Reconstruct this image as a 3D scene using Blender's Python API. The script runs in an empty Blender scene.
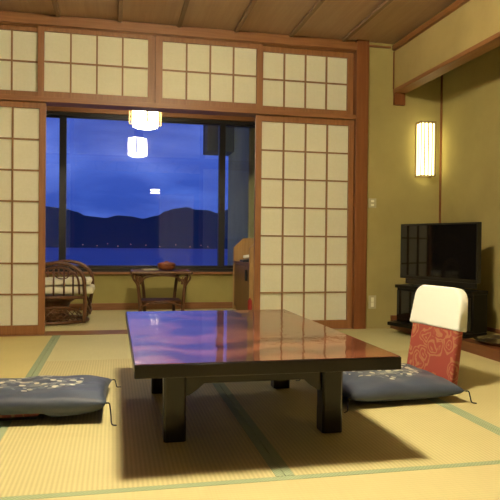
import bpy, bmesh, math, random
from mathutils import Vector, Matrix
random.seed(7)
sc = bpy.context.scene
C = sc.collection
PI = math.pi

# ------------------------------------------------------------------ materials
def mat(name, color=(.5,.5,.5), rough=.6, metal=0, spec=.5, coat=0, coat_rough=.05, emit=None, estr=0):
    m = bpy.data.materials.new(name); m.use_nodes = True
    b = m.node_tree.nodes['Principled BSDF']
    b.inputs['Base Color'].default_value = (*color, 1)
    b.inputs['Roughness'].default_value = rough
    b.inputs['Metallic'].default_value = metal
    b.inputs['Specular IOR Level'].default_value = spec
    b.inputs['Coat Weight'].default_value = coat
    b.inputs['Coat Roughness'].default_value = coat_rough
    if emit:
        b.inputs['Emission Color'].default_value = (*emit, 1)
        b.inputs['Emission Strength'].default_value = estr
    return m

class G:
    """small node-graph helper"""
    def __init__(s, m):
        s.nt = m.node_tree; s.b = s.nt.nodes['Principled BSDF']
    def n(s, t, **kw):
        nd = s.nt.nodes.new(t)
        for k, v in kw.items():
            if k.startswith('i_'): nd.inputs[k[2:].replace('_', ' ')].default_value = v
            else: setattr(nd, k, v)
        return nd
    def l(s, a, b): s.nt.links.new(a, b)
    def coords(s, scale=(1,1,1), rot=(0,0,0), obj=True):
        tc = s.n('ShaderNodeTexCoord'); mp = s.n('ShaderNodeMapping')
        mp.inputs['Scale'].default_value = scale; mp.inputs['Rotation'].default_value = rot
        s.l(tc.outputs['Object' if obj else 'Generated'], mp.inputs['Vector']); return mp.outputs['Vector']
    def ramp(s, fac, stops):
        r = s.n('ShaderNodeValToRGB'); e = r.color_ramp.elements
        while len(e) < len(stops): e.new(.5)
        for el, (p, c) in zip(e, stops): el.position = p; el.color = (*c, 1) if len(c) == 3 else c
        s.l(fac, r.inputs['Fac']); return r.outputs['Color']
    def bump(s, h, strength=.3, dist=.01):
        b = s.n('ShaderNodeBump'); b.inputs['Strength'].default_value = strength; b.inputs['Distance'].default_value = dist
        s.l(h, b.inputs['Height']); return b.outputs['Normal']
    def noise(s, vec, scale=5, detail=4, rough=.5, dist=0):
        n = s.n('ShaderNodeTexNoise'); n.inputs['Scale'].default_value = scale; n.inputs['Detail'].default_value = detail
        n.inputs['Roughness'].default_value = rough; n.inputs['Distortion'].default_value = dist
        s.l(vec, n.inputs['Vector']); return n.outputs['Fac']

def wood(name, c1, c2, axis='z', rough=.45, coat=0.0, scale=1.0):
    m = mat(name, c1, rough, coat=coat); g = G(m)
    sc_ = {'x': (1.5, 28, 28), 'y': (28, 1.5, 28), 'z': (28, 28, 1.5)}[axis]
    v = g.coords(tuple(a*scale for a in sc_))
    f = g.noise(v, 1.6, 5, .6, .6)
    g.l(g.ramp(f, [(.3, c1), (.7, c2)]), g.b.inputs['Base Color'])
    g.l(g.bump(f, .12, .002), g.b.inputs['Normal'])
    return m

W1, W2 = (.22, .088, .028), (.32, .142, .052)
wood_x = wood('cedar_along_x', W1, W2, 'x')
wood_y = wood('cedar_along_y', W1, W2, 'y')
wood_z = wood('cedar_upright', W1, W2, 'z')
post_wood = wood('post_wood', (.17, .055, .016), (.235, .085, .027), 'z')
sill_wood = wood('alcove_sill_wood', (.11, .035, .012), (.17, .06, .02), 'y', .4)
ceil_wood = wood('ceiling_board_wood', (.42, .27, .18), (.50, .34, .23), 'y', .42, scale=.6)
batten_wood = wood('ceiling_batten_wood', (.22, .14, .09), (.28, .18, .115), 'y', .5)
cab_wood = wood('pale_bureau_wood', (.42, .24, .085), (.54, .33, .13), 'z', .45)
cab_dark = wood('bureau_front_wood', (.17, .085, .03), (.23, .12, .045), 'z', .5)
kumiko = wood('lattice_bar_wood', (.27, .14, .05), (.36, .19, .075), 'z', .5)

def plaster(name, c):
    m = mat(name, c, .95, spec=.1); g = G(m); v = g.coords()
    f = g.noise(v, 2.2, 4, .6); f2 = g.noise(v, 260, 3, .7)
    a = tuple(x*.9 for x in c); b = tuple(min(1, x*1.08) for x in c)
    g.l(g.ramp(f, [(.3, a), (.7, b)]), g.b.inputs['Base Color'])
    g.l(g.bump(f2, .25, .002), g.b.inputs['Normal']); return m
wall_m = plaster('olive_ochre_plaster', (.40, .335, .135))
dim_m = wood('bounce_damping_dark_wood', (.07, .04, .02), (.11, .06, .03), 'z', .7)  # dark finish put on the two unseen walls to cut bounced light
drop_m = plaster('ochre_plaster', (.46, .36, .155))
wains_m = plaster('veranda_plaster', (.42, .36, .13))
vceil_m = mat('veranda_ceiling_paint', (.35, .25, .14), .8)
ext_m = plaster('outside_render', (.66, .58, .26))

def tatami(name, c, along):
    m = mat(name, c, .62, spec=.35); g = G(m)
    # ribs of rush: fine ridges running along one axis
    v = g.coords((1, 1, 1))
    w = g.n('ShaderNodeTexWave', wave_type='BANDS', bands_direction='X' if along == 'y' else 'Y', wave_profile='SIN')
    w.inputs['Scale'].default_value = 21.5; w.inputs['Distortion'].default_value = .25; w.inputs['Detail'].default_value = 1
    g.l(v, w.inputs['Vector'])
    vf = g.coords((6, 190, 1) if along == 'y' else (190, 6, 1))
    f = g.noise(vf, 1, 3, .6)
    vb = g.coords((1, 1, 1)); f2 = g.noise(vb, 2.5, 3, .5)
    mx = g.n('ShaderNodeMath', operation='MULTIPLY_ADD'); g.l(w.outputs['Fac'], mx.inputs[0])
    mx.inputs[1].default_value = .34 if along == 'y' else .12
    m2 = g.n('ShaderNodeMath', operation='MULTIPLY_ADD'); g.l(f, m2.inputs[0]); m2.inputs[1].default_value = .3
    m3 = g.n('ShaderNodeMath', operation='MULTIPLY'); g.l(f2, m3.inputs[0]); m3.inputs[1].default_value = .3
    g.l(m3.outputs[0], m2.inputs[2]); g.l(m2.outputs[0], mx.inputs[2])
    lo = tuple(x*.80 for x in c); hi = tuple(min(1, x*1.12) for x in c)
    g.l(g.ramp(mx.outputs[0], [(.12, lo), (.75, hi)]), g.b.inputs['Base Color'])
    g.l(g.bump(w.outputs['Fac'], .35 if along == 'y' else .1, .002), g.b.inputs['Normal'])
    return m
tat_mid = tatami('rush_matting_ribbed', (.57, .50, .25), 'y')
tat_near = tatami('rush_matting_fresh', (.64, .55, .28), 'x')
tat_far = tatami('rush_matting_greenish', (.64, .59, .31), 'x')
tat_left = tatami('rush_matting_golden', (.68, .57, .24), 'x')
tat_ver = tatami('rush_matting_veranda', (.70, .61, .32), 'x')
def cloth_border():
    m = mat('green_cloth_border', (.2, .27, .14), .8); g = G(m); v = g.coords((1, 1, 1))
    ck = g.n('ShaderNodeTexChecker'); ck.inputs['Scale'].default_value = 160
    ck.inputs['Color1'].default_value = (.27, .34, .20, 1); ck.inputs['Color2'].default_value = (.36, .42, .27, 1)
    g.l(v, ck.inputs['Vector']); g.l(ck.outputs['Color'], g.b.inputs['Base Color']); return m
border_m = cloth_border()

def paper():
    m = bpy.data.materials.new('shoji_paper'); m.use_nodes = True; nt = m.node_tree
    b = nt.nodes['Principled BSDF']; g = G(m)
    v = g.coords(); f = g.noise(v, 60, 3, .6)
    col = g.ramp(f, [(.3, (.88, .86, .68)), (.7, (.93, .91, .74))])
    g.l(col, b.inputs['Base Color']); b.inputs['Roughness'].default_value = .9
    b.inputs['Specular IOR Level'].default_value = .15
    tr = nt.nodes.new('ShaderNodeBsdfTranslucent'); tr.inputs['Color'].default_value = (.95, .84, .58, 1)
    mx = nt.nodes.new('ShaderNodeMixShader'); mx.inputs[0].default_value = .25
    out = nt.nodes['Material Output']
    nt.links.new(b.outputs[0], mx.inputs[1]); nt.links.new(tr.outputs[0], mx.inputs[2]); nt.links.new(mx.outputs[0], out.inputs['Surface'])
    return m
paper_m = paper()

def glass():
    m = bpy.data.materials.new('window_glass'); m.use_nodes = True; nt = m.node_tree
    nt.nodes.remove(nt.nodes['Principled BSDF'])
    t = nt.nodes.new('ShaderNodeBsdfTransparent'); t.inputs['Color'].default_value = (.93, .96, .97, 1)
    gl = nt.nodes.new('ShaderNodeBsdfGlossy'); gl.inputs['Roughness'].default_value = .0
    fr = nt.nodes.new('ShaderNodeFresnel'); fr.inputs['IOR'].default_value = 1.62
    mx = nt.nodes.new('ShaderNodeMixShader')
    nt.links.new(fr.outputs[0], mx.inputs[0]); nt.links.new(t.outputs[0], mx.inputs[1]); nt.links.new(gl.outputs[0], mx.inputs[2])
    nt.links.new(mx.outputs[0], nt.nodes['Material Output'].inputs['Surface']); return m
glass_m = glass()
alu = mat('black_aluminium', (.012, .011, .010), .4, metal=.0)
alu_light = mat('brushed_rail', (.35, .33, .30), .35, metal=.8)

def lacquer_top():
    m = mat('red_burl_lacquer', (.3, .06, .02), .25, coat=1, coat_rough=.03, spec=.5); g = G(m)
    v = g.coords((1, .75, 1))
    n0 = g.noise(v, 2.2, 3, .5, 1.5)
    w = g.n('ShaderNodeTexWave', wave_type='RINGS'); w.inputs['Scale'].default_value = 1.6
    w.inputs['Distortion'].default_value = 14; w.inputs['Detail'].default_value = 4; w.inputs['Detail Scale'].default_value = 1.3
    g.l(v, w.inputs['Vector'])
    g.l(g.ramp(w.outputs['Fac'], [(.15, (.06, .013, .009)), (.5, (.135, .030, .018)), (.85, (.22, .066, .037))]), g.b.inputs['Base Color'])
    ad = g.noise(g.coords((1, 1, 1)), 7, 3, .5, .4)
    nrm = g.bump(ad, .30, .004)
    g.l(nrm, g.b.inputs['Coat Normal'])
    g.b.inputs['Coat IOR'].default_value = 2.0
    return m
lac_top = lacquer_top()
lac_black = mat('black_brown_lacquer', (.007, .005, .003), .30, spec=.35, coat=.15, coat_rough=.1)

def brocade():
    m = mat('red_floral_brocade', (.3, .05, .03), .75); g = G(m); v = g.coords((1, 1, 1))
    vo = g.n('ShaderNodeTexVoronoi', feature='F1'); vo.inputs['Scale'].default_value = 10
    dn = g.n('ShaderNodeTexNoise'); dn.inputs['Scale'].default_value = 9; g.l(v, dn.inputs['Vector'])
    va = g.n('ShaderNodeVectorMath', operation='MULTIPLY_ADD'); g.l(dn.outputs['Color'], va.inputs[0]); va.inputs[1].default_value = (.16, .16, .16); g.l(v, va.inputs[2])
    g.l(va.outputs[0], vo.inputs['Vector'])
    wv = g.n('ShaderNodeMath', operation='SINE'); mu = g.n('ShaderNodeMath', operation='MULTIPLY'); mu.inputs[1].default_value = 27
    g.l(vo.outputs['Distance'], mu.inputs[0]); g.l(mu.outputs[0], wv.inputs[0])
    nz = g.noise(v, 34, 3, .6)
    a = g.n('ShaderNodeMath', operation='MULTIPLY_ADD'); g.l(nz, a.inputs[0]); a.inputs[1].default_value = 3.6; g.l(wv.outputs[0], a.inputs[2])
    mr = g.n('ShaderNodeMapRange'); mr.inputs['From Min'].default_value = 1.5; mr.inputs['From Max'].default_value = 2.6
    g.l(a.outputs[0], mr.inputs['Value'])
    lt = g.n('ShaderNodeMath', operation='LESS_THAN'); lt.inputs[1].default_value = .62; g.l(vo.outputs['Distance'], lt.inputs[0])
    ml = g.n('ShaderNodeMath', operation='MULTIPLY'); g.l(mr.outputs[0], ml.inputs[0]); g.l(lt.outputs[0], ml.inputs[1])
    g.l(g.ramp(ml.outputs[0], [(.15, (.34, .065, .048)), (.95, (.43, .18, .09))]), g.b.inputs['Base Color'])
    return m
brocade_m = brocade()
def white_cloth():
    m = mat('white_cotton_cover', (.97, .96, .88), .85, spec=.2); g = G(m)
    f = g.noise(g.coords((1, 1, .7)), 7, 3, .5, .4); g.l(g.bump(f, .35, .012), g.b.inputs['Normal']); return m
cover_m = white_cloth()

def zabuton_mat():
    m = mat('navy_embroidered_satin', (.06, .08, .13), .5, spec=.5); g = G(m)
    v = g.coords((1, 1, 1))
    g.b.inputs['Sheen Weight'].default_value = .12; g.b.inputs['Sheen Roughness'].default_value = .4
    # flower spray: petals as voronoi cells limited to a central patch of the top
    mp = g.coords((1, 1, .0))
    vo = g.n('ShaderNodeTexVoronoi', feature='F1'); vo.inputs['Scale'].default_value = 34; g.l(mp, vo.inputs['Vector'])
    nz = g.noise(mp, 9, 3, .6)
    sx = g.n('ShaderNodeSeparateXYZ'); g.l(v, sx.inputs[0])
    def m_(op, a, b, c=None):
        n = g.n('ShaderNodeMath', operation=op)
        for i, q in enumerate((a, b, c)):
            if q is None: continue
            if isinstance(q, (int, float)): n.inputs[i].default_value = q
            else: g.l(q, n.inputs[i])
        return n.outputs[0]
    x2 = m_('MULTIPLY', m_('MULTIPLY', sx.outputs[0], 4.6), m_('MULTIPLY', sx.outputs[0], 4.6))
    y2 = m_('MULTIPLY', m_('MULTIPLY', sx.outputs[1], 5.0), m_('MULTIPLY', sx.outputs[1], 5.0))
    rad = m_('ADD', x2, y2)
    inside = m_('LESS_THAN', m_('ADD', rad, m_('MULTIPLY', nz, .9)), 1.25)
    top = m_('GREATER_THAN', sx.outputs[2], .05)
    petal = m_('LESS_THAN', vo.outputs['Distance'], m_('MULTIPLY', nz, 1.05))
    mask = m_('MULTIPLY', m_('MULTIPLY', petal, inside), top)
    cr = g.n('ShaderNodeSeparateColor'); g.l(vo.outputs['Color'], cr.inputs[0])
    petcol = g.ramp(cr.outputs[0], [(.0, (.10, .13, .17)), (.55, (.20, .22, .23)), (.62, (.50, .48, .38)), (1, (.72, .69, .57))])
    base = g.ramp(g.noise(v, 3, 3), [(.3, (.034, .048, .085)), (.7, (.052, .070, .115))])
    mx = g.n('ShaderNodeMix', data_type='RGBA'); g.l(mask, mx.inputs['Factor']); g.l(base, mx.inputs['A']); g.l(petcol, mx.inputs['B'])
    g.l(mx.outputs['Result'], g.b.inputs['Base Color'])
    g.l(g.bump(g.noise(v, 9, 3, .5), .4, .01), g.b.inputs['Normal'])
    return m
zab_m = zabuton_mat()
cord_m = mat('dark_tassel_cord', (.015, .015, .02), .8)
screen_m = mat('black_screen', (.004, .004, .004), .05, spec=.5)
tvplastic = mat('black_plastic', (.008, .008, .007), .35)
stand_m = mat('black_stained_wood', (.004, .0035, .0025), .4, spec=.25)
rattan = wood('dark_rattan_cane', (.085, .034, .014), (.17, .075, .03), 'z', .35)
linen = mat('cream_cushion_cloth', (.88, .82, .62), .85)
linen2 = mat('tan_cushion_cloth', (.40, .33, .20), .85)
switch_m = mat('switch_plate_beige', (.50, .45, .27), .5)
rocker_m = mat('rocker_ivory', (.85, .82, .62), .4)
tray_m = mat('black_lacquer_tray', (.008, .007, .006), .12, coat=.6)
rim_m = mat('tray_rim_lacquer', (.05, .035, .02), .15, coat=1)
bowl_m = wood('red_brown_bowl_wood', (.23, .07, .025), (.30, .10, .04), 'x', .3)
paperlet_m = mat('pale_leaflet_paper', (.62, .56, .38), .7)
red_m = mat('red_enamel', (.38, .02, .012), .4)
phone_w = mat('phone_white_plastic', (.75, .74, .68), .35)
phone_d = mat('phone_dark_plastic', (.03, .035, .05), .35)
black_iron = mat('black_iron_pull', (.01, .01, .01), .5)
lamp_em = mat('lamp_paper_lit_white', (.9, .85, .7), .8, emit=(1, .92, .70), estr=32)
sconce_em = mat('sconce_paper_lit', (.9, .85, .6), .8, emit=(1, .87, .42), estr=3.6)
main_em = mat('ceiling_lamp_diffuser_lit', (.9, .85, .7), .8, emit=(1, .86, .56), estr=335)
tube_em = mat('tube_lit_white', (.9, .9, .85), .5, emit=(1, .93, .78), estr=45)
lamp_wood = mat('pale_lamp_slats', (.42, .27, .10), .5)
sconce_wood = mat('sconce_slats', (.20, .12, .045), .5)

# ------------------------------------------------------------------ mesh helpers
def new_bm(): return bmesh.new()
def bx(bm, lo, hi, bev=0, rot=None, piv=None):
    lo = Vector(lo); hi = Vector(hi); c = (lo+hi)/2; s = hi-lo
    r = bmesh.ops.create_cube(bm, size=1); vs = r['verts']
    for v in vs: v.co = Vector((v.co.x*s.x, v.co.y*s.y, v.co.z*s.z)) + c
    if bev:
        es = list({e for v in vs for e in v.link_edges})
        rr = bmesh.ops.bevel(bm, geom=es, offset=min(bev, min(s)*.45), segments=2, profile=.6, affect='EDGES')
        vs = [v for v in rr['verts']] + [v for v in vs if v.is_valid]
    if rot is not None:
        p = Vector(piv) if piv else c
        for v in set(vs): v.co = rot @ (v.co-p) + p
    return bm
def catmull(pts, n=6, closed=False):
    P = [Vector(p) for p in pts]; out = []
    N = len(P); rng = N if closed else N-1
    for i in range(rng):
        p1 = P[i]; p2 = P[(i+1) % N]
        p0 = P[i-1] if (i > 0 or closed) else p1*2-p2
        p3 = P[(i+2) % N] if (i+2 < N or closed) else p2*2-p1
        for k in range(n):
            t = k/n
            out.append(.5*((2*p1)+(-p0+p2)*t+(2*p0-5*p1+4*p2-p3)*t*t+(-p0+3*p1-3*p2+p3)*t**3))
    if not closed: out.append(P[-1])
    return out
def tube(bm, pts, r, seg=8, closed=False, smooth=True, taper=None):
    P = [Vector(p) for p in pts]; rings = []
    up = Vector((0, 0, 1)); N = len(P)
    for i, p in enumerate(P):
        if closed: d = P[(i+1) % N]-P[i-1]
        else: d = P[min(i+1, N-1)]-P[max(i-1, 0)]
        d.normalize()
        a = up - d*up.dot(d)
        if a.length < .05: a = Vector((1, 0, 0)) - d*d.x
        a.normalize(); b = d.cross(a); up = a
        rr = r if taper is None else r*taper(i/(N-1))
        rings.append([bm.verts.new(p+a*math.cos(2*PI*k/seg)*rr+b*math.sin(2*PI*k/seg)*rr) for k in range(seg)])
    for i in range(N if closed else N-1):
        A = rings[i]; B = rings[(i+1) % N]
        for k in range(seg):
            f = bm.faces.new((A[k], A[(k+1) % seg], B[(k+1) % seg], B[k])); f.smooth = smooth
    if not closed:
        bm.faces.new(rings[0][::-1]); bm.faces.new(rings[-1])
    return bm
def lathe(bm, prof, c=(0, 0, 0), seg=32, sx=1, sy=1):
    rings = []
    for r, z in prof:
        rings.append([bm.verts.new((c[0]+math.cos(2*PI*k/seg)*r*sx, c[1]+math.sin(2*PI*k/seg)*r*sy, c[2]+z)) for k in range(seg)])
    for A, B in zip(rings, rings[1:]):
        for k in range(seg):
            f = bm.faces.new((A[k], A[(k+1) % seg], B[(k+1) % seg], B[k])); f.smooth = True
    if prof[0][0] > 1e-5: bm.faces.new(rings[0][::-1])
    if prof[-1][0] > 1e-5: bm.faces.new(rings[-1])
    return bm
def prism(bm, poly, axis, a, b):
    """poly: list of 2-d points in the plane normal to axis, extruded from a to b"""
    def P(q, t): return {'x': (t, q[0], q[1]), 'y': (q[0], t, q[1]), 'z': (q[0], q[1], t)}[axis]
    A = [bm.verts.new(P(q, a)) for q in poly]; B = [bm.verts.new(P(q, b)) for q in poly]
    n = len(poly); bm.faces.new(A); bm.faces.new(B[::-1])
    for i in range(n): bm.faces.new((A[i], B[i], B[(i+1) % n], A[(i+1) % n]))
    return bm
def obj(name, bm, m, parent=None, loc=None, rotz=0, rot=None):
    """link bm as one mesh object; vertices are given in the parent's local frame (or world)"""
    me = bpy.data.meshes.new(name)
    bmesh.ops.recalc_face_normals(bm, faces=bm.faces[:])
    bm.to_mesh(me); bm.free()
    o = bpy.data.objects.new(name, me); C.objects.link(o)
    if m: me.materials.append(m)
    if parent: o.parent = parent
    if loc is not None: o.location = loc
    if rot is not None: o.rotation_euler = rot
    elif rotz: o.rotation_euler = (0, 0, rotz)
    return o
def tag(o, label=None, cat=None, group=None, kind=None):
    if label: o['label'] = label
    if cat: o['category'] = cat
    if group: o['group'] = group
    if kind: o['kind'] = kind
    return o
def thing(name, label, cat, loc=(0, 0, 0), rotz=0, group=None):
    o = bpy.data.objects.new(name, None); C.objects.link(o); o.empty_display_size = .1
    o.location = loc; o.rotation_euler = (0, 0, rotz)
    return tag(o, label, cat, group)
def struct(name, bm, m, label, cat):
    return tag(obj(name, bm, m), label, cat, kind='structure')
def sroot(name, label, cat, loc=(0, 0, 0)):
    return tag(thing(name, label, cat, loc), kind='structure')
def dup(root, loc, rotz, label, group=None):
    r = root.copy(); C.objects.link(r); r.location = loc; r.rotation_euler = (0, 0, rotz); r['label'] = label
    if group: r['group'] = group
    for ch in list(root.children):
        c = ch.copy(); C.objects.link(c); c.parent = r
        for g_ in list(ch.children):
            d = g_.copy(); C.objects.link(d); d.parent = c
    return r

# ------------------------------------------------------------------ room constants (metres)
D = 4.902          # face of the shoji wall
WY = 6.60          # window wall of the veranda
XL, XR = -2.40, 2.318
XA = 2.77          # back (side) wall of the alcove
YB = -2.2          # wall behind the viewer
ZC = 2.425         # ceiling
VZ = 2.32          # veranda ceiling
VR = 1.82          # right wall of the veranda

# ------------------------------------------------------------------ shell
struct('floor', bx(new_bm(), (XL, YB, -.15), (XR, 4.868, -.03)), sill_wood, 'wooden sub-floor carrying the tatami mats of the room', 'floor')
struct('floor', bx(new_bm(), (XL, 5.09, -.15), (VR, WY, -.002)), tat_ver, 'pale matting floor of the narrow veranda behind the sliding screens', 'floor')
struct('wall_left', bx(new_bm(), (XL-.12, YB-.12, -.15), (XL, WY+.12, ZC+.1)), dim_m, 'unseen left wall of the room, darkened to cut bounced light', 'wall')
struct('wall_behind', bx(new_bm(), (XL, YB-.12, -.15), (XA+.12, YB, ZC+.1)), dim_m, 'unseen wall behind the viewer, darkened to cut bounced light', 'wall')
struct('wall_right', bx(new_bm(), (XA, YB, -.15), (XA+.12, D+.12, ZC+.1)), wall_m, 'olive plaster wall at the back of the alcove with the television', 'wall')
struct('wall_back', bx(new_bm(), (2.077, D, -.15), (XA, D+.12, ZC+.1)), wall_m, 'olive plaster wall between the wooden post and the alcove corner', 'wall')
b = new_bm(); bx(b, (XR, YB, 2.040), (XR+.10, 4.901, ZC))
struct('wall_alcove', b, drop_m, 'ochre plaster drop wall hanging over the alcove opening', 'wall')
# ceiling: wide boards with a lap seam every 45 cm, drawn as slightly stepped boards
b = new_bm()
edges = [YB, -1.4, -.75, -.1, .55, 1.2, 1.85, 2.5, 3.15, 3.8, 4.43, D]
for k in range(len(edges)-1):
    y0, y1 = edges[k], edges[k+1]
    prism(b, [(y0, ZC+.006), (y1, ZC), (y1, ZC+.03), (y0, ZC+.03)], 'x', XL, XR+.11)
struct('ceiling', b, ceil_wood, 'brown wooden board ceiling of the room', 'ceiling')
struct('ceiling', bx(new_bm(), (XR+.10, YB, 2.36), (XA, D, 2.40)), ceil_wood, 'low dark ceiling inside the alcove', 'ceiling')
struct('ceiling', bx(new_bm(), (XL, 5.03, VZ), (VR, WY+.12, VZ+.1)), vceil_m, 'plain ceiling of the veranda', 'ceiling')
struct('wall_veranda', bx(new_bm(), (VR, 5.03, -.15), (VR+.1, WY+.12, VZ)), wains_m, 'olive plaster wall at the right end of the veranda', 'wall')
n = 1
def trim(bm, m, label):
    global n
    o = struct('trim_%d' % n, bm, m, label, 'trim'); n += 1; return o
bxs = [.027+.4565*k for k in range(-5, 6)]
names = {0: 'dark ceiling batten over the left edge of the table', 1: 'dark ceiling batten over the middle of the table',
         2: 'dark ceiling batten over the right edge of the table', 3: 'dark ceiling batten over the right hand shoji door',
         4: 'dark ceiling batten nearest the alcove', -1: 'dark ceiling batten above the wide transom beside the left door'}
for k, x in zip(range(-5, 6), bxs):
    if x < XR-.05 and x > XL:
        trim(bx(new_bm(), (x-.016, YB, ZC-.024), (x+.016, 4.868, ZC-.0005), .004), batten_wood, names.get(k, 'dark ceiling batten over the left door or further left'))
trim(bx(new_bm(), (XL, 4.868, 2.340), (2.077, 4.9, 2.400), .003), wood_x, 'wooden cornice between shoji wall and ceiling')
trim(bx(new_bm(), (2.0775, 4.885, 2.384), (XR-.033, 4.9, 2.400), .002), wood_x, 'narrow dark strip along the ceiling right of the post')
trim(bx(new_bm(), (2.286, YB, 2.358), (XR, 4.866, 2.400), .003), wood_y, 'wooden cornice along the top of the alcove drop wall')
# shoji wall timber
sh = sroot('wall_shoji', 'wooden post and rail wall holding the shoji doors and transoms', 'wall')
obj('post', bx(new_bm(), (1.968, 4.862, -.03), (2.077, 5.03, 2.52), .004), post_wood, sh)
obj('post', bx(new_bm(), (-2.40, 4.862, -.03), (-2.30, 5.03, 2.52), .004), post_wood, sh)
obj('lintel', bx(new_bm(), (-2.30, 4.866, 1.762), (1.968, 5.02, 1.800), .003), wood_x, sh)
obj('top_rail', bx(new_bm(), (-2.30, 4.895, 2.336), (1.968, 5.02, 2.52)), wood_x, sh)
obj('middle_post', bx(new_bm(), (.283, 4.932, 1.8005), (.312, 4.96, 2.3355)), wood_z, sh)
obj('sill_track', bx(new_bm(), (-2.30, 4.870, -.10), (1.968, 5.088, .002), .003), wood_x, sh)
# alcove timber
trim(bx(new_bm(), (XR-.006, YB, 2.008), (XR+.108, 4.90, 2.040), .003), wood_y, 'wooden beam under the alcove drop wall')
trim(bx(new_bm(), (XR, 4.872, 1.905), (XR+.097, 4.901, 2.007), .002), post_wood, 'square wooden block under the far end of the alcove beam')
trim(bx(new_bm(), (XR-.006, 4.885, 2.041), (XR-.0005, 4.901, 2.357)), post_wood, 'thin dark edge strip at the far end of the drop wall')
trim(bx(new_bm(), (XR, YB, -.03), (XR+.095, 4.901, .069), .003), sill_wood, 'dark wooden sill along the front of the raised alcove')
trim(bx(new_bm(), (XR, 4.872, .0695), (XR+.095, 4.901, .107), .002), post_wood, 'small wooden block where the alcove sill meets the back wall')
struct('floor', bx(new_bm(), (XR+.095, YB, -.03), (XA, D, .067)), tat_left, 'raised cream matting floor of the alcove', 'floor')
trim(bx(new_bm(), (2.762, D-.022, .0675), (2.7695, D-.001, 2.359)), post_wood, 'thin wooden strip in the alcove corner')
trim(bx(new_bm(), (2.762, 1.0, .0675), (2.7695, D-.03, .098)), sill_wood, 'low wooden strip along the foot of the alcove wall')
# veranda back wall
wv = sroot('wall_window', 'low plaster wall and header around the wide veranda window', 'wall')
obj('low_wall', bx(new_bm(), (XL, WY, -.15), (VR, WY+.12, .372)), wains_m, wv)
obj('header', bx(new_bm(), (XL, WY-.03, 2.040), (VR, WY+.12, VZ), .002), wood_x, wv)
struct('baseboard_window', bx(new_bm(), (XL, WY-.014, -.001), (VR, WY-.0005, .070), .002), wood_x, 'brown baseboard under the veranda window', 'baseboard')
trim(bx(new_bm(), (XL, WY-.045, .3725), (VR, WY+.12, .398), .003), wood_x, 'brown wooden window sill of the veranda')
trim(bx(new_bm(), (-1.9, 5.030, 1.80), (1.80, 5.055, 1.812), .002), alu_light, 'thin metal curtain rail behind the lintel')

# ------------------------------------------------------------------ shoji panels
def lattice_panel(name, label, cat, x0, x1, z0, z1, px0, px1, pz0, pz1, cols, rows, y, kind='structure'):
    """frame outer x0..x1, z0..z1; paper opening px0..px1, pz0..pz1; y = face of the frame"""
    r = tag(thing(name, label, cat, (x0, y, z0)), kind=kind)
    L = lambda x, yy, z: (x-x0, yy, z-z0)
    f = new_bm(); T = .030
    bx(f, L(x0, 0, z0), L(px0, T, z1), .002); bx(f, L(px1, 0, z0), L(x1, T, z1), .002)
    bx(f, L(px0, .001, pz1), L(px1, T-.001, z1), .001); bx(f, L(px0, .001, z0), L(px1, T-.001, pz0), .001)
    obj('frame', f, wood_z, r)
    k = new_bm(); w = .0076
    for i in range(1, cols):
        x = px0+(px1-px0)*i/cols; bx(k, L(x-w*.85, .008, pz0), L(x+w*.85, .022, pz1))
    for j in range(1, rows):
        z = pz0+(pz1-pz0)*j/rows; bx(k, L(px0, .010, z-w*.8), L(px1, .020, z+w*.8))
    obj('lattice', k, kumiko, r)
    obj('paper', bx(new_bm(), L(px0, .0225, pz0), L(px1, .0235, pz1)), paper_m, r)
    return r
lattice_panel('door_1', 'sliding shoji door on the left, paper squares in brown frame', 'shoji door', -1.378, -.516, .004, 1.760, -1.325, -.565, .075, 1.717, 4, 7, 4.900)
lattice_panel('door_2', 'sliding shoji door right of the window, paper squares in brown frame', 'shoji door', 1.116, 1.967, .004, 1.760, 1.167, 1.922, .073, 1.712, 4, 7, 4.903)
lattice_panel('window_1', 'leftmost transom shoji panel, cut off by the frame of the view', 'transom window', -1.40, -.545, 1.802, 2.334, -1.345, -.577, 1.850, 2.303, 4, 2, 4.935)
lattice_panel('window_2', 'second transom shoji panel from the left, above the window', 'transom window', -.578, .292, 1.802, 2.334, -.532, .244, 1.850, 2.303, 4, 2, 4.900)
lattice_panel('window_3', 'third transom shoji panel from the left, above the lit lamp', 'transom window', .302, 1.166, 1.802, 2.334, .358, 1.118, 1.850, 2.298, 4, 2, 4.900)
lattice_panel('window_4', 'rightmost transom shoji panel, above the right hand shoji door', 'transom window', 1.130, 1.967, 1.802, 2.334, 1.180, 1.915, 1.845, 2.290, 4, 2, 4.935)

# ------------------------------------------------------------------ big window
w = sroot('window_5', 'wide black framed veranda window showing sea and mountains at dusk', 'window', (0, WY, .399))
wx0, wx1, wz0, wz1 = XL+.003, VR-.003, .399, 2.037
def wl(x, y, z): return (x, y, z-.399)
f = new_bm()
bx(f, wl(wx0, -.005, wz0), wl(wx1, .09, wz0+.034)); bx(f, wl(wx0, -.005, wz1-.032), wl(wx1, .09, wz1))
bx(f, wl(wx0, 0, wz0+.034), wl(wx0+.03, .09, wz1-.032)); bx(f, wl(wx1-.03, 0, wz0+.034), wl(wx1, .09, wz1-.032))
obj('outer_frame', f, alu, w)
def sash(x0, x1, y, st=.032):
    s_ = new_bm(); z0, z1 = wz0+.035, wz1-.033
    bx(s_, wl(x0, y, z0), wl(x0+st, y+.028, z1)); bx(s_, wl(x1-st, y, z0), wl(x1, y+.028, z1))
    bx(s_, wl(x0+st, y, z0), wl(x1-st, y+.028, z0+.030)); bx(s_, wl(x0+st, y, z1-.018), wl(x1-st, y+.028, z1))
    o = obj('sash', s_, alu, w)
    obj('pane', bx(new_bm(), wl(x0+st, y+.011, z0+.030), wl(x1-st, y+.016, z1-.018)), glass_m, o)
    return o
sash(wx0+.031, -.494, .045, .068); c_ = sash(-.562, 1.168, .012, .068); sash(1.100, wx1-.031, .045, .068)
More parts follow.
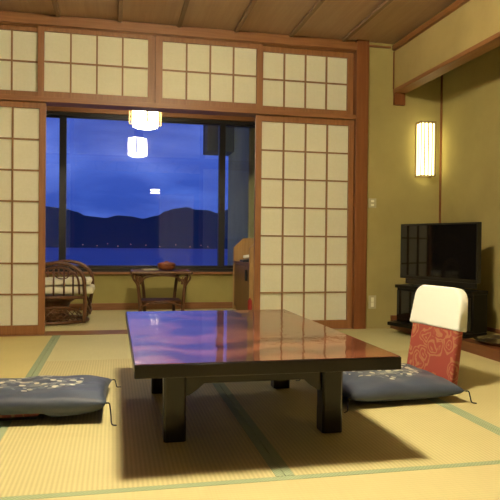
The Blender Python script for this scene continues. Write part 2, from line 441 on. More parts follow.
for hx in (-.500, 1.108):
    h = new_bm(); bx(h, wl(hx-.010, -.012, 1.10), wl(hx+.010, .0115, 1.17), .003); bx(h, wl(hx-.005, -.020, 1.14), wl(hx+.005, -.010, 1.20), .002)
    obj('latch', h, alu, w)

# ------------------------------------------------------------------ outside
ext = sroot('wall_outside', 'grey outdoor partition with a hanging beam beside the window', 'wall')
obj('partition', bx(new_bm(), (1.455, WY+.13, -3), (1.60, 8.0, 3.2)), ext_m, ext)
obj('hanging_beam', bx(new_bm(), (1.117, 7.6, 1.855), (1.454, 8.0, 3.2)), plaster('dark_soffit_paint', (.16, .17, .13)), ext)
def sea_mat():
    m = mat('dusk_sea_water', (.02, .12, .42), .42, spec=.9); g = G(m)
    f = g.noise(g.coords((.02, .02, .02)), 1, 4, .6); g.l(g.bump(f, .6, 3), g.b.inputs['Normal']); return m
SEA = -15
b = new_bm(); v = [b.verts.new(q) for q in ((-2500, 12, SEA), (2500, 12, SEA), (4000, 4200, SEA), (-4000, 4200, SEA))]; b.faces.new(v)
tag(obj('sea', b, sea_mat()), 'blue sea below the mountains seen through the window', 'sea', kind='structure')
RIDGE = [(-406, 74.1), (-325, 93.1), (-243, 100.8), (-201, 101.7), (-139, 94.2), (-113, 87.3), (-84, 75.4), (-35, 69.5), (9, 79.3), (45, 77.0), (83, 69.8), (127, 78.6), (153, 94.4), (178, 102.3), (217, 105.9), (242, 99.3), (282, 100.2), (314, 91.5), (352, 104.8), (449, 97.4), (648, 124.1)]
def ridge_mesh(y0, y1, prof, foot):
    """hill range: cross-section rises from the shore, crests, and falls behind"""
    b = new_bm(); X0, X1 = prof[0][0], prof[-1][0]; nx = 160
    def h(x):
        for (a, za), (c, zc) in zip(prof, prof[1:]):
            if a <= x <= c:
                t = (x-a)/(c-a); t = t*t*(3-2*t); return za+(zc-za)*t
        return prof[-1][1]
    from mathutils import noise as mn
    rows = []
    fr = [(0, 0), (.12, .28), (.3, .5), (.5, .78), (.7, .93), (.85, 1.0), (1.0, .93), (1.3, .4), (1.6, 0)]
    for t, k in fr:
        row = []
        for i in range(nx+1):
            x = X0+(X1-X0)*i/nx; yy = y0+(y1-y0)*t/.85
            xs = x*yy/y1 if t <= .85 else x*yy/y1
            nz = mn.noise(Vector((x*.012, yy*.012, 3))) * 16 * k*(1 if abs(k-1) > .01 else .30)
            row.append(b.verts.new((xs, yy+mn.noise(Vector((x*.01, 9, t)))*30*(k > 0), foot+(h(x)-foot)*k+nz)))
        rows.append(row)
    for A, B in zip(rows, rows[1:]):
        for i in range(nx):
            f_ = b.faces.new((A[i], A[i+1], B[i+1], B[i])); f_.smooth = True
    return b
hill_m = mat('wooded_hillside', (.02, .10, .16), .95, spec=0)
tag(obj('mountain_range', ridge_mesh(1420, 1900, RIDGE, SEA-1), hill_m), 'dark mountain range on the far shore across the sea', 'mountains', kind='structure')
shl = mat('shore_lamp_lit', (1, .8, .5), .5, emit=(1, .75, .42), estr=2.2)
sb = new_bm(); bmesh.ops.create_icosphere(sb, subdivisions=1, radius=.7)
first = None
for x in [-68, -38, -15, 7, 35, 68, 99, 135, 167, 192, 208]:
    if first is None: first = obj('shore_lamp', sb, shl); o = first
    else: o = first.copy(); C.objects.link(o)
    o.location = (x, 1395, SEA+4.0+random.random()*9)
    tag(o, 'tiny warm lamp on the far shore below the mountains', 'lamp', 'lamps along the far shore')

# ------------------------------------------------------------------ tatami mats
def mat_thing(label, x0, x1, y0, y1, m, edges_, along):
    r = thing('tatami_mat', label, 'tatami mat', (x0, y0, -.0295))
    W = x1-x0; L_ = y1-y0; bw = .030; g = .0012
    bx0 = bw if 'l' in edges_ else g; bx1 = W-(bw if 'r' in edges_ else g)
    by0 = bw if 'n' in edges_ else g; by1 = L_-(bw if 'f' in edges_ else g)
    obj('rush_surface', bx(new_bm(), (bx0, by0, 0), (bx1, by1, .0295), .0015), m, r)
    for e in edges_:
        q = {'l': ((g, g), (bw, L_-g)), 'r': ((W-bw, g), (W-g, L_-g)), 'n': ((g, g), (W-g, bw)), 'f': ((g, L_-bw), (W-g, L_-g))}[e]
        obj('cloth_border', bx(new_bm(), (q[0][0], q[0][1], 0), (q[1][0], q[1][1], .0303), .001), border_m, r)
    return r
A_, B_, C_ = -.425, .520, 1.455
mat_thing('nearest tatami mat, bright and smooth, across the bottom of the view', A_-.02, C_+.02, .87, 1.823, tat_near, 'nf', 'x')
mat_thing('nearest row tatami mat beyond the lower right corner', C_+.02, XR, .87, 1.823, tat_near, 'nf', 'x')
mat_thing('nearest row tatami mat beyond the lower left corner', XL, A_-.02, .87, 1.823, tat_near, 'nf', 'x')
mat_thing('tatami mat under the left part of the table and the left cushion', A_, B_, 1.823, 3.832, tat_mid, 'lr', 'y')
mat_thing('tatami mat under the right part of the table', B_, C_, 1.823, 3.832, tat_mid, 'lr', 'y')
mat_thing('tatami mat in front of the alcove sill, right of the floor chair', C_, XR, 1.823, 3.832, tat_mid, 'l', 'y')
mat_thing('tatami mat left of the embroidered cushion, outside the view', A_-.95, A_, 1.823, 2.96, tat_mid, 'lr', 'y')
mat_thing('golden tatami mat in front of the left shoji door', A_-.95, A_, 2.96, 4.868, tat_left, 'lr', 'y')
mat_thing('greenish tatami mat at the veranda opening, beyond the table', A_, C_, 3.832, 4.868, tat_far, 'l', 'x')
mat_thing('short greenish tatami mat at the foot of the wooden post', C_, XR, 3.832, 4.868, tat_far, '', 'x')
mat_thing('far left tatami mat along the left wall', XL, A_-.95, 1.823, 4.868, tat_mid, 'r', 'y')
mat_thing('long tatami mat across the room behind the viewer', XL, XR, -.08, .87, tat_near, 'nf', 'x')
mat_thing('rearmost tatami mat along the wall behind the viewer', XL, XR, YB, -.08, tat_near, 'f', 'x')

# ------------------------------------------------------------------ low table
TX0, TX1, TY0, TY1 = .060, .933, 1.883, 3.320
t = thing('low_table', 'large low lacquered table with glossy red top reflecting the window', 'table', ((TX0+TX1)/2, (TY0+TY1)/2, .0015))
hx, hy = (TX1-TX0)/2, (TY1-TY0)/2
top = new_bm()
bx(top, (-hx, -hy, .3015), (hx, hy, .3440), .004); obj('tabletop_edge', top, lac_black, t)
s_ = new_bm(); bx(s_, (-hx+.003, -hy+.003, .3442), (hx-.003, hy-.003, .3460), .0008); obj('tabletop_surface', s_, lac_top, t)
ap = new_bm()
ax, ay = .300, hy-.358
for sy in (-1, 1):
    prof = [(q+.017, z) for q, z in ((-ax, .3012), (ax, .3012), (ax, .155), (ax-.055, .160), (ax-.085, .180), (ax-.11, .202), (-ax+.11, .202), (-ax+.085, .180), (-ax+.055, .160), (-ax, .155))]
    prism(ap, prof, 'y', sy*ay-.014, sy*ay+.014)
for sx in (-1, 1):
    prof = [(-ay+.015, .3012), (ay-.015, .3012), (ay-.015, .205), (ay-.12, .225), (-ay+.12, .225), (-ay+.015, .205)]
    prism(ap, prof, 'x', sx*ax+.003, sx*ax+.031)
obj('apron', ap, lac_black, t)
for sx in (-1, 1):
    for sy in (-1, 1):
        l = new_bm(); cx, cy = sx*(ax-.002)+.017, sy*(ay+.0)
        w0, w1 = .039, .040
        zs = [(.0, w1), (.085, w1), (.092, w0), (.3010, w0+.002)]
        rings = []
        for z, ww in zs:
            c = .008
            rings.append([l.verts.new((cx+a*ww-(a and math.copysign(ca, a) or 0), cy+b_*ww-(b_ and math.copysign(cb, b_) or 0), z))
                          for a, b_, ca, cb in ((1, 1, 0, c), (1, 1, c, 0), (-1, 1, c, 0), (-1, 1, 0, c), (-1, -1, 0, c), (-1, -1, c, 0), (1, -1, c, 0), (1, -1, 0, c))])
        for P_, Q_ in zip(rings, rings[1:]):
            for i in range(8): l.faces.new((P_[i], P_[(i+1) % 8], Q_[(i+1) % 8], Q_[i]))
        l.faces.new(rings[0][::-1]); l.faces.new(rings[-1])
        obj('leg', l, lac_black, t)

# ------------------------------------------------------------------ floor chairs and zabuton cushions
def smooth(a, b_, x):
    t_ = max(0, min(1, (x-a)/(b_-a))); return t_*t_*(3-2*t_)
def zabuton(name, label, loc, rotz, S=.29, th=.075, seat=None, seam=.05, tilt=0):
    """pillow with pinched corners; seat = (x0,x1,y0,y1,z) local rectangle it rests on"""
    N = 40; b = new_bm(); T = []; B = []
    for i in range(N+1):
        rt, rb = [], []
        for j in range(N+1):
            u = -1+2*i/N; v_ = -1+2*j/N
            # slightly concave sides, pointed corners
            cx = u*(1-.045*(1-v_*v_)*abs(u)**3); cy = v_*(1-.045*(1-u*u)*abs(v_)**3)
            x, y = cx*S, cy*S
            e = max(0, (1-abs(u)**3.2)*(1-abs(v_)**3.2))**.42
            x0, x1, y0, y1, zs = seat
            out = math.hypot(max(x0-x, 0, x-x1), max(y0-y, 0, y-y1))
            zb = .005+(zs-.003)*(1-smooth(0, .03, out))
            mid = seam-tilt*y
            wr = .004*math.sin(9*u+3*v_)*e+.003*math.sin(13*v_-4*u)*e
            rt.append(b.verts.new((x, y, mid+th*e*(1-.10*math.exp(-6*(u*u+v_*v_)))+wr)))
            rb.append(b.verts.new((x, y, mid-(mid-zb)*e**.95)) if 0 < i < N and 0 < j < N else rt[-1])
        T.append(rt); B.append(rb)
    for i in range(N):
        for j in range(N):
            f_ = b.faces.new((T[i][j], T[i+1][j], T[i+1][j+1], T[i][j+1])); f_.smooth = True
            q = (B[i][j], B[i][j+1], B[i+1][j+1], B[i+1][j])
            try: f_ = b.faces.new(q); f_.smooth = True
            except ValueError: pass
    czs = [T[N if sx > 0 else 0][N if sy > 0 else 0].co.z for sx, sy in ((1, -1), (1, 1), (-1, -1), (-1, 1))]
    r = thing(name, label, 'cushion', loc, rotz)
    obj('cushion_body', b, zab_m, r)
    for (sx, sy), zc in zip(((1, -1), (1, 1), (-1, -1), (-1, 1)), czs):
        c = new_bm()
        p = [(sx*(S-.003), sy*(S-.003), zc), (sx*(S+.010), sy*(S+.002), zc-.002), (sx*(S+.016), sy*(S+.006), zc*.5), (sx*(S+.020), sy*(S+.012), .008), (sx*(S+.038), sy*(S+.022), .0042)]
        tube(c, catmull(p, 5), .003, 6); obj('corner_tassel', c, cord_m, r)
    return r

def zaisu(label, loc, rotz, ST=.046, SD=.40):
    """legless chair facing local -X: thin seat pad and leaning padded back with a white cover"""
    r = thing('floor_chair', label, 'floor chair', loc, rotz)
    SW = .186
    base = new_bm(); bx(base, (-SD, -SW+.02, .001), (.0, SW-.02, .016), .004); obj('base_board', base, lac_black, r)
    seat = new_bm(); bx(seat, (-SD-.01, -SW, .0165), (.0, SW, ST), .012); obj('seat', seat, brocade_m, r)
    lean = math.radians(8)
    def back(z0, z1, grow, th, rtop):
        """rounded-top slab, local y across, z up, extruded in x, then leaned"""
        w_ = SW+grow; P = []
        nseg = 8
        if rtop:
            for k in range(nseg+1):
                a = PI/2*k/nseg; P.append((w_-.07+.07*math.cos(a)-.012, z1-.07+.07*math.sin(a)))
            for k in range(nseg+1):
                a = PI/2+PI/2*k/nseg; P.append((-w_+.07+.07*math.cos(a)+.012, z1-.07+.07*math.sin(a)))
            P += [(-w_, z0), (w_, z0)]
        else: P = [(w_-.008, z1), (-w_+.008, z1), (-w_, z0), (w_, z0)]
        bm_ = new_bm(); n_ = len(P); nr = []
        for i in range(n_):      # outward normal of the outline at each point (outline runs anticlockwise)
            a0, a1 = Vector(P[i-1]), Vector(P[(i+1) % n_]); d = (a1-a0).normalized(); nr.append(Vector((d.y, -d.x)))
        rr_ = .013; rings = []
        for x, ins in [(-th, rr_), (-th+.002, .006), (-th+.007, .0015), (-th+.013, 0), (th-.013, 0), (th-.007, .0015), (th-.002, .006), (th, rr_)]:
            rings.append([bm_.verts.new((x, P[i][0]-nr[i].x*ins, max(z0, P[i][1]-nr[i].y*ins))) for i in range(n_)])
        for A2, B2 in zip(rings, rings[1:]):
            for i in range(n_): bm_.faces.new((A2[i], A2[(i+1) % n_], B2[(i+1) % n_], B2[i]))
        bm_.faces.new(rings[0]); bm_.faces.new(rings[-1][::-1])
        R_ = Matrix.Rotation(lean, 3, 'Y')
        for v_ in bm_.verts: v_.co = R_ @ v_.co + Vector((.028, 0, .0))
        for f_ in bm_.faces: f_.smooth = len(f_.verts) == 4
        return bm_
    ob = obj('backrest', back(.004, .495, 0, .020, True), brocade_m, r)
    oc = obj('white_cover', back(.298, .508, .007, .028, True), cover_m, r); oc['label'] = 'white cotton headrest cover'
    return r
zaisu('red floral legless floor chair with white back cover, right of the table', (1.553, 2.872, 0), math.radians(10))
zaisu('legless floor chair under the left cushion, only its red seat showing', (-.70, 2.755, 0), math.radians(180), .040)
zabuton('zabuton_cushion', 'navy embroidered cushion on the red floor chair right of the table', (1.262, 2.775, 0), math.radians(3), .285, .058,
        seat=(-.13, .31, -.15, .30, .048), seam=.056)
zabuton('zabuton_cushion', 'navy embroidered cushion on the floor at the left edge of the view', (-.315, 2.770, 0), math.radians(-2), .300, .046,
        seat=(-.42, .05, -.25, .23, .040), seam=.066, tilt=.068)

# ------------------------------------------------------------------ television and stand (turned towards the room)
tdir = Vector((-.23, .75, 0)).normalized()          # along the screen, from its near end to its far end
ang = math.atan2(tdir.y, tdir.x) - PI               # local +X points from far end to near end
TVC = (2.382, 4.232)
tv = thing('television', 'black flat screen television on the black stand in the alcove', 'television', (TVC[0], TVC[1], .395), ang)
hw = .385
s_ = new_bm(); bx(s_, (-hw, -.018, .052), (hw, .018, .485), .004); bx(s_, (-hw*.6, .018, .10), (hw*.6, .04, .40), .01); obj('housing', s_, tvplastic, tv)
s_ = new_bm(); bx(s_, (-hw+.014, -.0195, .078), (hw-.014, -.0183, .471)); obj('screen', s_, screen_m, tv)
s_ = new_bm(); bx(s_, (-.33, -.012, .012), (.36, .012, .0515), .003); obj('neck', s_, tvplastic, tv)
s_ = new_bm(); bx(s_, (-.19, -.085, .0015), (.19, .085, .0118), .004); obj('foot', s_, tvplastic, tv)
st = thing('television_stand', 'black television cabinet with plinth standing in the alcove', 'television stand', (TVC[0], TVC[1], .0695), ang)
s_ = new_bm(); bx(s_, (-.375, -.055, .030), (.385, .088, .299), .003); obj('body', s_, stand_m, st)
s_ = new_bm(); bx(s_, (-.390, -.068, .2995), (.388, .092, .3250), .004); obj('top_board', s_, stand_m, st)
s_ = new_bm(); bx(s_, (-.400, -.135, .001), (.39, .085, .0295), .006); obj('plinth', s_, stand_m, st)
for sx in (-1, 1):
    d_ = new_bm(); bx(d_, (sx*.19-.180, -.0635, .045), (sx*.19+.180, -.0555, .282), .002); dd = obj('door', d_, screen_m, st)
    k_ = new_bm(); bx(k_, (sx*.03-.004, -.071, .14), (sx*.03+.004, -.064, .20), .001); obj('pull', k_, tvplastic, dd)

# tray in the alcove
tr = thing('serving_tray', 'round black lacquer tray on the raised alcove floor', 'tray', (2.545, 3.60, .0695))
s_ = new_bm(); lathe(s_, [(.0, 0), (.175, 0), (.195, .006), (.195, .010), (.172, .0045), (0, .0045)], seg=48); obj('tray_base', s_, tray_m, tr)
s_ = new_bm(); lathe(s_, [(.196, .006), (.212, .022), (.218, .024), (.214, .026), (.205, .022), (.1955, .0105)], seg=48); obj('rim', s_, rim_m, tr)

# ------------------------------------------------------------------ wall lamp
wl_ = thing('wall_lamp', 'lit wooden slatted wall lamp above the television', 'wall lamp', (2.600, D-.001, 1.30))
lw, ld, lh = .070, .100, .468
s_ = new_bm()
bx(s_, (-lw+.010, -ld+.014, .012), (lw-.010, -.008, lh-.016)); obj('paper_shade', s_, sconce_em, wl_)
s_ = new_bm()
for z in (0, lh-.008):
    bx(s_, (-lw, -ld, z), (lw, -ld+.007, z+.007)); bx(s_, (-lw, -.007, z), (lw, -.0005, z+.007))
    bx(s_, (-lw, -ld+.007, z), (-lw+.005, -.007, z+.007)); bx(s_, (lw-.005, -ld+.007, z), (lw, -.007, z+.007))
for x in (-lw+.003, lw-.003):
    for y in (-ld+.003, -.004): bx(s_, (x-.003, y-.003, .007), (x+.003, y+.003, lh-.008))
obj('frame', s_, sconce_wood, wl_)
for k in range(1, 4):
    s_ = new_bm(); x = -lw+2*lw*k/4; bx(s_, (x-.004, -ld+.001, .007), (x+.004, -ld+.006, lh-.008)); obj('slat', s_, sconce_wood, wl_)
for sx in (-1, 1):
    s_ = new_bm(); x = sx*(lw-.003); bx(s_, (x-.002, -ld*.5-.0025, .007), (x+.002, -ld*.5+.0025, lh-.008)); obj('slat', s_, sconce_wood, wl_)

# switch and socket
sw = thing('light_switch', 'small double rocker light switch on wall beside the post', 'light switch', (2.137, D-.0005, 1.065))
obj('plate', bx(new_bm(), (-.036, -.007, -.040), (.036, 0, .040), .003), switch_m, sw)
for z in (-.017, .017): obj('rocker', bx(new_bm(), (-.014, -.011, z-.010), (.014, -.0072, z+.010), .002), rocker_m, sw)
so = thing('wall_socket', 'wall socket low down beside the wooden post', 'wall socket', (2.148, D-.0005, .222))
obj('plate', bx(new_bm(), (-.034, -.007, -.057), (.034, 0, .057), .003), switch_m, so)
for z in (-.021, .021): obj('outlet', bx(new_bm(), (-.013, -.010, z-.019), (.013, -.0072, z+.019), .002), rocker_m, so)

# ------------------------------------------------------------------ behind the viewer (mirrored in the window)
dr = sroot('door_3', 'pale sliding door in the wall behind the viewer', 'door', (1.05, YB+.002, 0))
obj('panel', bx(new_bm(), (.03, 0, .03), (.87, .02, 1.88)), linen, dr)
a = new_bm(); bx(a, (0, 0, 0), (.03, .035, 1.92)); bx(a, (.87, 0, 0), (.90, .035, 1.92)); bx(a, (.03, 0, 1.88), (.87, .035, 1.92)); bx(a, (.03, 0, 0), (.87, .035, .03))
obj('frame', a, wood_z, dr)
bl = thing('wall_lamp', 'small lit double tube lamp on the wall behind the viewer, mirrored in the window', 'wall lamp', (.965, YB+.001, 1.90))
obj('backplate', bx(new_bm(), (-.13, .0, -.01), (.13, .03, .13), .004), lamp_wood, bl)
for z in (.015, .075): obj('tube', bx(new_bm(), (-.11, .031, z), (.11, .06, z+.032), .008), tube_em, bl)

# ------------------------------------------------------------------ veranda furniture
# rattan armchair, facing +x
ch = thing('rattan_armchair', 'dark rattan armchair on the veranda, half hidden by left door', 'armchair', (-.53, 5.70, 0))
def ln(p): return [(a+.53, b_-5.70, c_) for a, b_, c_ in p]
for side, y in (('near', 5.46), ('far', 5.94)):
    fx = 0 if side == 'near' else .05
    a = new_bm()
    tube(a, catmull(ln([(-.86, y, .03), (-.84, y, .30), (-.76, y, .44), (-.62+fx, y, .505), (-.46+fx, y, .528), (-.33+fx, y, .490), (-.262+fx, y, .410), (-.250+fx, y, .30), (-.245+fx*.5, y, .16), (-.255, y, .018)]), 6), .0165, 10)
    obj('arm_frame', a, rattan, ch)
    a = new_bm()
    tube(a, catmull(ln([(-.80, y+.004, .25), (-.72, y+.004, .40), (-.58, y+.004, .468), (-.45, y+.004, .488), (-.36, y+.004, .462), (-.305, y+.004, .39), (-.292, y+.004, .26)]), 6), .009, 8)
    obj('inner_arch', a, rattan, ch)
    for x, zt in ((-.70, .415), (-.60, .455), (-.505, .478), (-.42, .478), (-.345, .44)):
        a = new_bm(); tube(a, ln([(x, y+.004, .25), (x, y+.004, zt)]), .0075, 8); obj('spindle', a, rattan, ch)
    a = new_bm(); tube(a, catmull(ln([(-.52, y+.004, .46), (-.47, y+.004, .40), (-.40, y+.004, .40), (-.36, y+.004, .45)]), 5), .005, 6); obj('scroll', a, rattan, ch)
for x in (-.26, -.80):
    a = new_bm(); tube(a, ln([(x, 5.46, .235), (x, 5.94, .235)]), .014, 8); obj('cross_rail', a, rattan, ch)
for y in (5.46, 5.94):
    a = new_bm(); tube(a, ln([(-.84, y, .235), (-.25, y, .235)]), .014, 8); obj('side_rail', a, rattan, ch)
a = new_bm(); tube(a, catmull(ln([(-.83, 5.46, .30), (-.90, 5.46, .60), (-.93, 5.56, .78), (-.94, 5.70, .84), (-.93, 5.84, .78), (-.90, 5.94, .60), (-.83, 5.94, .30)]), 6), .016, 10); obj('back_frame', a, rattan, ch)
for k in range(6):
    y = 5.53+.068*k; a = new_bm(); tube(a, ln([(-.82, y, .25), (-.925, y, .745)]), .006, 6); obj('back_cane', a, rattan, ch)
a = new_bm(); tube(a, catmull([(math.cos(q*PI/6)*.30, math.sin(q*PI/6)*.255-.005, .018) for q in range(12)], 4, True), .0145, 8, True); obj('base_ring', a, rattan, ch)
a = new_bm(); lathe(a, [(.16, .03), (.12, .10), (.15, .17), (.22, .222)], seg=28); obj('pedestal', a, rattan, ch)
a = new_bm()   # woven skirt panel curving round the front of the base
for k in range(8):
    q0 = math.radians(-128+k*11); q1 = math.radians(-128+k*11+22)
    P0 = (math.cos(q0)*.295, math.sin(q0)*.25, .030); P1 = (math.cos(q1)*.275, math.sin(q1)*.235, .135)
    tube(a, [P0, P1], .004, 6)
    P0 = (math.cos(q1)*.295, math.sin(q1)*.25, .030); P1 = (math.cos(q0)*.275, math.sin(q0)*.235, .135)
    tube(a, [P0, P1], .004, 6)
obj('woven_skirt', a, rattan, ch)
a = new_bm(); tube(a, catmull([(math.cos(math.radians(d))*.278, math.sin(math.radians(d))*.237, .035+.115*math.sin(math.radians((d+135)/115*180))**.6 if 0 < (d+135) < 115 else .035) for d in range(-135, -19, 12)], 4), .010, 8)
obj('skirt_hoop', a, rattan, ch)
a = new_bm(); tube(a, catmull(ln([(-.25, 5.47, .20), (-.215, 5.52, .12), (-.21, 5.60, .08), (-.235, 5.70, .09), (-.21, 5.80, .08), (-.215, 5.88, .12), (-.25, 5.93, .20)]), 5), .011, 8); obj('front_brace', a, rattan, ch)
def pad(name, label, cat, lo, hi, m, rnd=.03):
    c = [(lo[i]+hi[i])/2 for i in range(2)]+[lo[2]]
    b = new_bm(); bx(b, tuple(lo[i]-c[i] for i in range(3)), tuple(hi[i]-c[i] for i in range(3)), rnd)
    bmesh.ops.subdivide_edges(b, edges=b.edges[:], cuts=2, use_grid_fill=True)
    for v_ in b.verts:
        v_.co.z += .004*math.sin(v_.co.x*31)+.003*math.sin(v_.co.y*27+1)
    for f_ in b.faces: f_.smooth = True
    return tag(obj(name, b, m, loc=tuple(c)), label, cat)
pad('seat_cushion', 'cream seat cushion lying lowest in the rattan armchair', 'cushion', (-.80, 5.49, .254), (-.175, 5.91, .322), linen)
pad('seat_cushion', 'folded cream cushion on top of the other in the armchair', 'cushion', (-.79, 5.49, .331), (-.20, 5.91, .385), linen)
# rattan side table
s = thing('rattan_side_table', 'small dark rattan side table under the window', 'side table', (.430, 5.92, 0))
a = new_bm()
for k in range(13):
    y = -.165+.0275*k; xw = .255 if abs(y) < .12 else .235
    tube(a, [(-xw, y, .432), (xw, y, .432)], .0125, 8)
obj('tabletop', a, rattan, s)
a = new_bm(); tube(a, catmull([(-.262, -.15, .430), (-.262, .15, .430), (-.235, .180, .430), (.235, .180, .430), (.262, .15, .430), (.262, -.15, .430), (.235, -.180, .430), (-.235, -.180, .430)], 5, True), .0165, 8, True); obj('rim', a, rattan, s)
for sx in (-1, 1):
    for sy in (-1, 1):
        lx = 0 if sy < 0 else -.055
        a = new_bm(); tube(a, catmull([(sx*(.235+lx), sy*.155, .418), (sx*(.215+lx), sy*.150, .30), (sx*(.20+lx), sy*.148, .15), (sx*(.195+lx), sy*.15, .003)], 5), .0165, 8); obj('leg', a, rattan, s)
        a = new_bm(); tube(a, catmull([(sx*.250, sy*.175, .420), (sx*.262, sy*.175, .380), (sx*.235, sy*.172, .335), (sx*.215, sy*.168, .30)], 4), .008, 6)
        tube(a, catmull([(sx*.235, sy*.172, .405), (sx*.19, sy*.172, .385), (sx*.20, sy*.170, .350), (sx*.225, sy*.168, .35)], 4), .006, 6); obj('bracket', a, rattan, s)
for sy in (-1, 1):
    a = new_bm(); tube(a, catmull([(-.20, sy*.160, .325), (-.15, sy*.168, .385), (-.05, sy*.170, .405), (.05, sy*.170, .405), (.15, sy*.168, .385), (.20, sy*.160, .325)], 5), .009, 8); obj('apron_arch', a, rattan, s)
a = new_bm()
for k in range(11): tube(a, [(-.185, -.125+.025*k, .160), (.185, -.125+.025*k, .160)], .011, 8)
obj('lower_shelf', a, rattan, s)
for sy in (-1, 1):
    a = new_bm(); tube(a, catmull([(-.19, sy*.155, .115), (-.10, sy*.162, .145), (0, sy*.163, .150), (.10, sy*.162, .145), (.19, sy*.155, .115)], 5), .009, 8); obj('shelf_arch', a, rattan, s)
# bowl and leaflet on it
bw_ = thing('lidded_bowl', 'round red brown lidded wooden bowl on the rattan side table', 'bowl', (.482, 5.88, .4505))
a = new_bm(); lathe(a, [(0, 0), (.055, 0), (.076, .012), (.086, .036), (.085, .048), (.0, .048)], seg=32); obj('bowl_body', a, bowl_m, bw_)
a = new_bm(); lathe(a, [(.088, .0485), (.086, .060), (.062, .072), (.02, .076), (.018, .084), (0, .085)], seg=32); obj('lid', a, bowl_m, bw_)
a = new_bm(); bx(a, (-.07, -.05, 0), (.07, .05, .012), .003, Matrix.Rotation(.2, 3, 'Z'), (0, 0, 0))
tag(obj('leaflet', a, paperlet_m, loc=(.325, 5.84, .4505)), 'flat pale leaflet lying on the rattan side table left of the bowl', 'leaflet')

# bureau
bu = thing('bureau', 'pale wooden bureau with slanted sides at the right of the window', 'bureau', (1.245, 6.09, 0))
prof = [(0, .0), (.0, .665), (.105, .765), (.48, .765), (.48, 0)]
for y in (-.41, .39):
    a = new_bm(); prism(a, prof, 'y', y, y+.026); obj('side_panel', a, cab_wood, bu)
a = new_bm(); bx(a, (.455, -.383, .0), (.479, .389, .764)); obj('back_panel', a, cab_wood, bu)
a = new_bm(); bx(a, (.0, -.383, .500), (.454, .389, .522), .002); obj('desk_shelf', a, cab_dark, bu)
a = new_bm(); bx(a, (.030, -.382, .0), (.050, .388, .045)); obj('kick_board', a, cab_dark, bu)
d_ = new_bm(); bx(d_, (.008, -.381, .05), (.028, .387, .496), .002); d_ = obj('door', d_, cab_dark, bu)
a = new_bm(); bx(a, (-.014, -.285, .350), (.0078, -.255, .455), .004); obj('handle', a, black_iron, d_)
ph = thing('telephone', 'small white and dark telephone on the bureau shelf', 'telephone', (1.325, 6.12, .5225))
a = new_bm(); prism(a, [(-.07, 0), (.07, 0), (.07, .045), (-.07, .018)], 'y', -.085, .085); obj('phone_base', a, phone_d, ph)
a = new_bm(); bx(a, (-.06, -.075, .044), (.06, -.035, .075), .010, Matrix.Rotation(-.15, 3, 'Y'), (0, -.055, .05)); obj('handset', a, phone_w, ph)
rc = thing('red_canister', 'small red canister on the veranda floor beside the bureau', 'canister', (1.225, 5.56, -.002))
a = new_bm(); lathe(a, [(0, 0), (.018, 0), (.020, .004), (.020, .180), (.012, .195), (0, .196)], seg=20); obj('can', a, red_m, rc)
a = new_bm(); lathe(a, [(0, .1965), (.008, .1965), (.008, .210), (0, .211)], seg=12); obj('cap', a, red_m, rc)

# ------------------------------------------------------------------ lamps
# veranda pendant: round white shade with wooden ladder slats around it
vl = thing('pendant_lamp', 'lit round white pendant lamp hanging in the veranda before the window', 'pendant lamp', (.262, 5.66, 1.742))
a = new_bm(); prf = [(0, 0), (.085, .003), (.110, .014), (.113, .030), (.113, .215), (.105, .222), (0, .222)]
lathe(a, prf, seg=40); obj('shade', a, lamp_em, vl)
for k in range(4):
    a = new_bm(); q = math.radians(6+90*k)
    for rr in (.120, .142): bx(a, (rr-.0045, -.007, .030), (rr+.0045, .007, .205), 0, Matrix.Rotation(q, 3, 'Z'), (0, 0, 0))
    for z in (.034, .078, .122, .166, .200): bx(a, (.1135, -.005, z-.0045), (.145, .005, z+.0045), 0, Matrix.Rotation(q, 3, 'Z'), (0, 0, 0))
    obj('slat_ladder', a, lamp_wood, vl)
a = new_bm(); lathe(a, [(0, .2225), (.05, .2225), (.05, .235), (0, .236)], seg=24); obj('cap', a, lamp_wood, vl)
a = new_bm(); tube(a, [(0, 0, .236), (0, 0, VZ-1.742-.022)], .004, 8); obj('cord', a, cord_m, vl)
a = new_bm(); lathe(a, [(0, VZ-1.742-.022), (.035, VZ-1.742-.022), (.045, VZ-1.742-.001), (0, VZ-1.742-.001)], seg=24); obj('ceiling_rose', a, lamp_wood, vl)
# main lamp over the near end of the table, above the frame of the view
ml = thing('pendant_lamp', 'lit square pendant lamp hanging above the low table', 'pendant lamp', (.33, 1.92, 2.19))
a = new_bm(); bx(a, (-.13, -.13, .010), (.13, .13, .150), .02); obj('shade', a, main_em, ml)
a = new_bm()
for x in (-.150, .150):
    for y in (-.150, .150): bx(a, (x-.008, y-.008, 0), (x+.008, y+.008, .16))
for z in (0, .15):
    for q in (-.150, .150):
        bx(a, (-.142, q-.005, z), (.142, q+.005, z+.010)); bx(a, (q-.005, -.142, z), (q+.005, .142, z+.010))
bx(a, (-.142, -.005, .152), (.142, .005, .160)); bx(a, (-.005, -.142, .152), (.005, .142, .160))
obj('frame', a, lamp_wood, ml)
a = new_bm(); tube(a, [(0, 0, .16), (0, 0, ZC-2.19-.022)], .004, 8); obj('cord', a, cord_m, ml)
a = new_bm(); lathe(a, [(0, ZC-2.19-.022), (.04, ZC-2.19-.022), (.05, ZC-2.19-.002), (0, ZC-2.19-.002)], seg=24); obj('ceiling_rose', a, lamp_wood, ml)

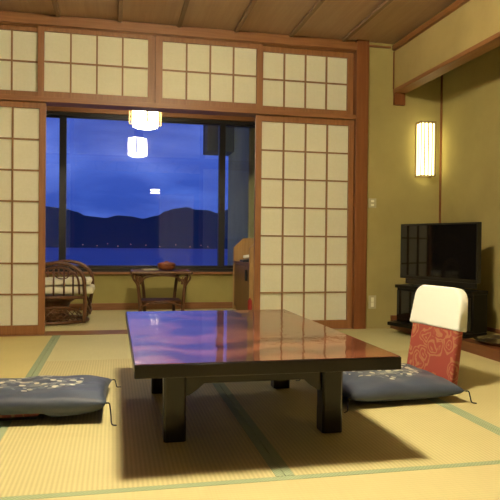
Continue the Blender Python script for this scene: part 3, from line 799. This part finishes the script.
# ------------------------------------------------------------------ sky
wd = bpy.data.worlds.new('dusk_sky'); sc.world = wd; wd.use_nodes = True; nt = wd.node_tree
g = type('x', (), {})()
bg = nt.nodes['Background']; tc = nt.nodes.new('ShaderNodeTexCoord'); sp = nt.nodes.new('ShaderNodeSeparateXYZ')
nt.links.new(tc.outputs['Generated'], sp.inputs[0])
r1 = nt.nodes.new('ShaderNodeValToRGB'); e = r1.color_ramp.elements
e[0].position = 0; e[0].color = (.045, .095, .46, 1); e[1].position = .22; e[1].color = (.050, .095, .48, 1)
x_ = e.new(.07); x_.color = (.050, .115, .56, 1); x_ = e.new(.13); x_.color = (.080, .150, .64, 1); x_ = e.new(.5); x_.color = (.04, .07, .33, 1)
nt.links.new(sp.outputs[2], r1.inputs[0])
mp = nt.nodes.new('ShaderNodeMapping'); mp.inputs['Scale'].default_value = (1, 1, 3.2); nt.links.new(tc.outputs['Generated'], mp.inputs[0])
nz = nt.nodes.new('ShaderNodeTexNoise'); nz.inputs['Scale'].default_value = 5.5; nz.inputs['Detail'].default_value = 5; nz.inputs['Distortion'].default_value = .6
nt.links.new(mp.outputs[0], nz.inputs['Vector'])
r2 = nt.nodes.new('ShaderNodeValToRGB'); e = r2.color_ramp.elements
e[0].position = .38; e[0].color = (.72, .76, .84, 1); e[1].position = .68; e[1].color = (1.75, 1.5, 1.22, 1)
nt.links.new(nz.outputs['Fac'], r2.inputs[0])
mx = nt.nodes.new('ShaderNodeMix'); mx.data_type = 'RGBA'; mx.blend_type = 'MULTIPLY'; mx.inputs['Factor'].default_value = 1
nt.links.new(r1.outputs[0], mx.inputs['A']); nt.links.new(r2.outputs[0], mx.inputs['B'])
nt.links.new(mx.outputs['Result'], bg.inputs['Color']); bg.inputs['Strength'].default_value = 1.0

# ------------------------------------------------------------------ camera
cam = bpy.data.cameras.new('camera'); co = bpy.data.objects.new('camera', cam); C.objects.link(co)
R3 = Matrix(((0.97667985, -0.00727204, -0.21457771), (-0.21446093, 0.01419554, -0.97662941), (0.01014814, 0.99987279, 0.01230493)))
co.matrix_world = Matrix.Translation((0, 0, .72)) @ R3.to_4x4()
cam.sensor_width = 36; cam.sensor_fit = 'HORIZONTAL'; cam.lens = 36*615.88/500; cam.clip_end = 9000; cam.clip_start = .05
sc.camera = co
sc.view_settings.view_transform = 'Standard'; sc.view_settings.look = 'None'; sc.view_settings.exposure = 0.17; sc.view_settings.gamma = 1
sc.view_settings.use_curve_mapping = False
sc.cycles.use_denoising = True
sc.cycles.max_bounces = 10; sc.cycles.diffuse_bounces = 2; sc.cycles.transparent_max_bounces = 12
sc.cycles.sample_clamp_indirect = 6
